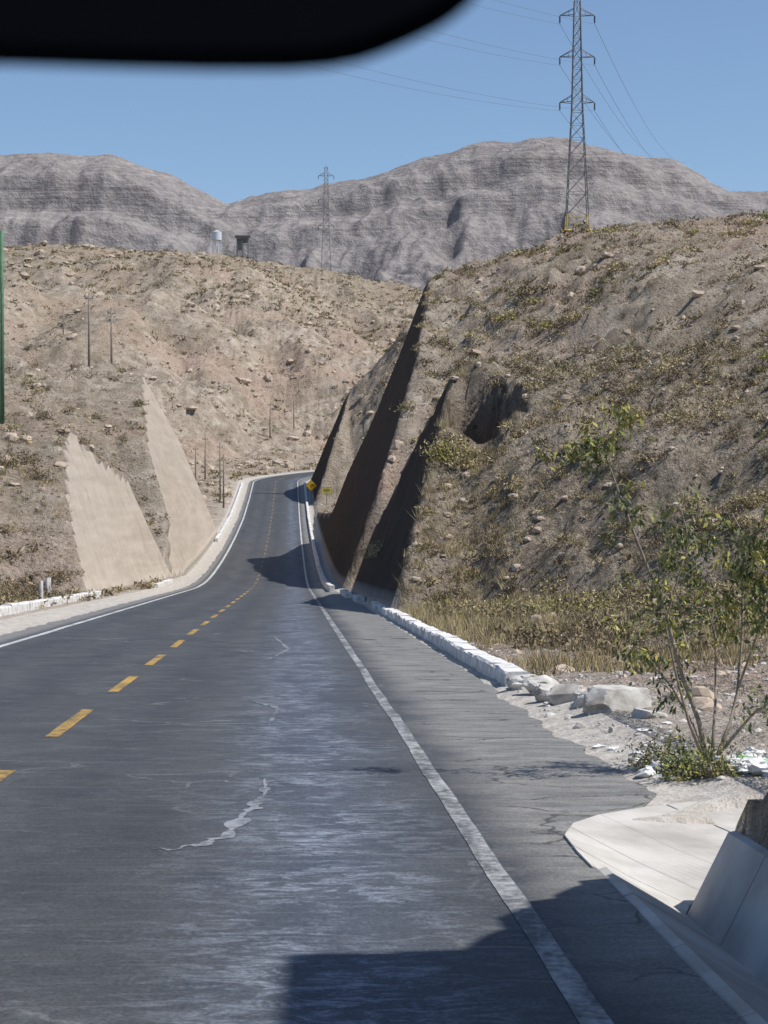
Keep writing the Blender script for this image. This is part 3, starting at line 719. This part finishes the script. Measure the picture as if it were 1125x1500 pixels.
def sign(x_,y_,diamond=True):
    z=tz(x_,y_);e_=empty('warning_sign' if diamond else 'roadside_sign',(x_,y_,z));bb=B()
    h=2.55 if diamond else 2.1
    bb.tube([(0,.06,-.3),(0,.06,h)],.04,.04,8,2)
    if diamond:
        r=.85
        for rr,yy,m in((r,0,1),(r*.93,-.012,0)):
            V=[(rr*math.cos(t),yy,h+rr*math.sin(t)) for t in (0,math.pi/2,math.pi,1.5*math.pi)];V+= [(a,b_+.008,c) for a,b_,c in V]
            bb.add(V,[(3,2,1,0),(4,5,6,7)]+[(i,(i+1)%4,4+(i+1)%4,4+i) for i in range(4)],m)
        P=[(-.1,-.35),(.02,-.35),(.02,.0),(.2,.0),(.2,-.14),(.42,.07),(.2,.28),(.2,.14),(-.1,.14)]
        V=[(a,-.018,h+c) for a,c in P];bb.add(V,[tuple(range(len(P)-1,-1,-1))],1)
        mm=[M_signy,M_signb,M_steel]
    else:
        bb.box((0,0,h),(1.45,.03,.88),1);bb.box((0,-.02,h),(1.37,.02,.80),0)
        for q,w in((.2,.9),(.02,1.0),(-.16,.7)): bb.box((0,-.034,h+q),(w,.006,.07),1)
        mm=[M_signl,M_signb,M_steel]
    bb.obj('sign_board',mm,False,e_)
sign(-10.3,290,True);sign(-7.9,282,False)

# ------------------------------------------------------------------ tank and shelter on far crest
x_,y_=(317-562)/3000*600,600;z=max(tz(x_,y_),78.6);e_=empty('water_tank',(x_,y_,z));bb=B()
bb.tube([(0,0,1.0),(0,0,3.4)],1.4,1.4,20);bb.tube([(0,0,3.4),(0,0,3.9)],1.45,.3,20)
for i_ in range(6):
    t_=i_*math.pi/3;bb.tube([(1.1*math.cos(t_),1.1*math.sin(t_),-4),(1.1*math.cos(t_),1.1*math.sin(t_),1.0)],.12,.12,6)
bb.tube([(1.45,0,-3.5),(1.45,0,3.9)],.06,.06,5);bb.obj('tank',[simple('tank_paint',(.62,.65,.68),(.5,.53,.56),2,.5)],False,e_)
x_,y_=(355-562)/3000*600,600;z=max(tz(x_,y_),77.6)-.4;e_=empty('hilltop_shelter',(x_,y_,z));bb=B()
for i_ in(-1.6,0,1.6):
    for j in(-1.2,1.2): bb.tube([(i_,j,-4),(i_,j,3.4)],.13,.13,6)
bb.box((0,0,3.5),(4.6,3.2,.28));bb.box((-.8,.6,1.0),(1.7,1.5,2.6),1);bb.box((0,1.25,2.5),(3.4,.08,1.5),1)
bb.obj('frame',[M_steel,simple('shed_wall',(.22,.25,.23),(.15,.17,.16),3)],False,e_)
for k,(a_,b_) in enumerate([(-15.2,93),(-14.8,90),(-13.9,83)]):
    e_=empty('marker_post',(a_,b_,tz(a_,b_)));bb=B();bb.tube([(0,0,-.2),(0,0,.75),(0,0,.82)],.09,.07,8);bb.obj('post',[M_kerb],False,e_)

# ------------------------------------------------------------------ sun visor of the vehicle the picture was taken from
pts=[(-.42,.0975),(-.0843,.1003),(-.06,.0995),(-.039,.0990),(-.022,.0990),(-.0123,.0997),(-.0055,.1010),(-.0003,.1028),(.0058,.1054),(.0117,.1083),(.0155,.1107),(.0192,.1138),(.024,.12),(.028,.130),(.030,.145),(.030,.20),(.02,.215),(-.40,.22),(-.43,.2)]
yv=.45;n=len(pts);cx,cz=-.15,.15
V=[(a,yv+.003,c) for a,c in pts]+[(cx+(a-cx)*.985,yv-.003,cz+(c-cz)*.96) for a,c in pts]+[(a,yv+.010,c) for a,c in pts]+[(cx+(a-cx)*.985,yv+.016,cz+(c-cz)*.96) for a,c in pts]
F=[]
for i in range(n):
    j=(i+1)%n;F+=[(n+i,n+j,j,i),(i,j,2*n+j,2*n+i),(2*n+i,2*n+j,3*n+j,3*n+i)]
F+=[tuple(n+i for i in range(n-1,-1,-1)),tuple(3*n+i for i in range(n))]
vis=empty('sun_visor');new_mesh('padded_panel',V,F,[M_black],False,parent=vis)
bb=B();bb.tube([(-.43,yv+.006,.215),(.06,yv+.006,.225),(.075,yv+.006,.26)],.005,.005,8);bb.obj('hinge_rod',[M_black],True,vis)

# ------------------------------------------------------------------ light
el=math.radians(56);az=math.radians(103)
Sd=Vector((math.sin(az)*math.cos(el),math.cos(az)*math.cos(el),math.sin(el)))
L=bpy.data.lights.new('sun','SUN');L.energy=5.0;L.angle=math.radians(.5);L.color=(1,.965,.91)
lo=bpy.data.objects.new('sun',L);lo.rotation_euler=Sd.to_track_quat('Z','Y').to_euler();lo.location=(60,-20,80);scene.collection.objects.link(lo)
w=bpy.data.worlds.new('World');scene.world=w;w.use_nodes=True;nt=w.node_tree
sk=nt.nodes.new('ShaderNodeTexSky');sk.sky_type='NISHITA';sk.sun_disc=False;sk.sun_elevation=el;sk.sun_rotation=az
sk.altitude=600;sk.air_density=1.0;sk.dust_density=.8;sk.ozone_density=4.0
bg=nt.nodes['Background'];nt.links.new(sk.outputs[0],bg.inputs[0]);bg.inputs[1].default_value=.125

cam=bpy.data.cameras.new('camera');cam.sensor_fit='VERTICAL';cam.sensor_height=36;cam.sensor_width=27;cam.lens=72
cam.clip_start=.05;cam.clip_end=30000
cam.dof.use_dof=True;cam.dof.focus_distance=60;cam.dof.aperture_fstop=15
co=bpy.data.objects.new('camera',cam);co.location=(0,0,0);co.rotation_euler=(math.radians(90),0,0);scene.collection.objects.link(co);scene.camera=co
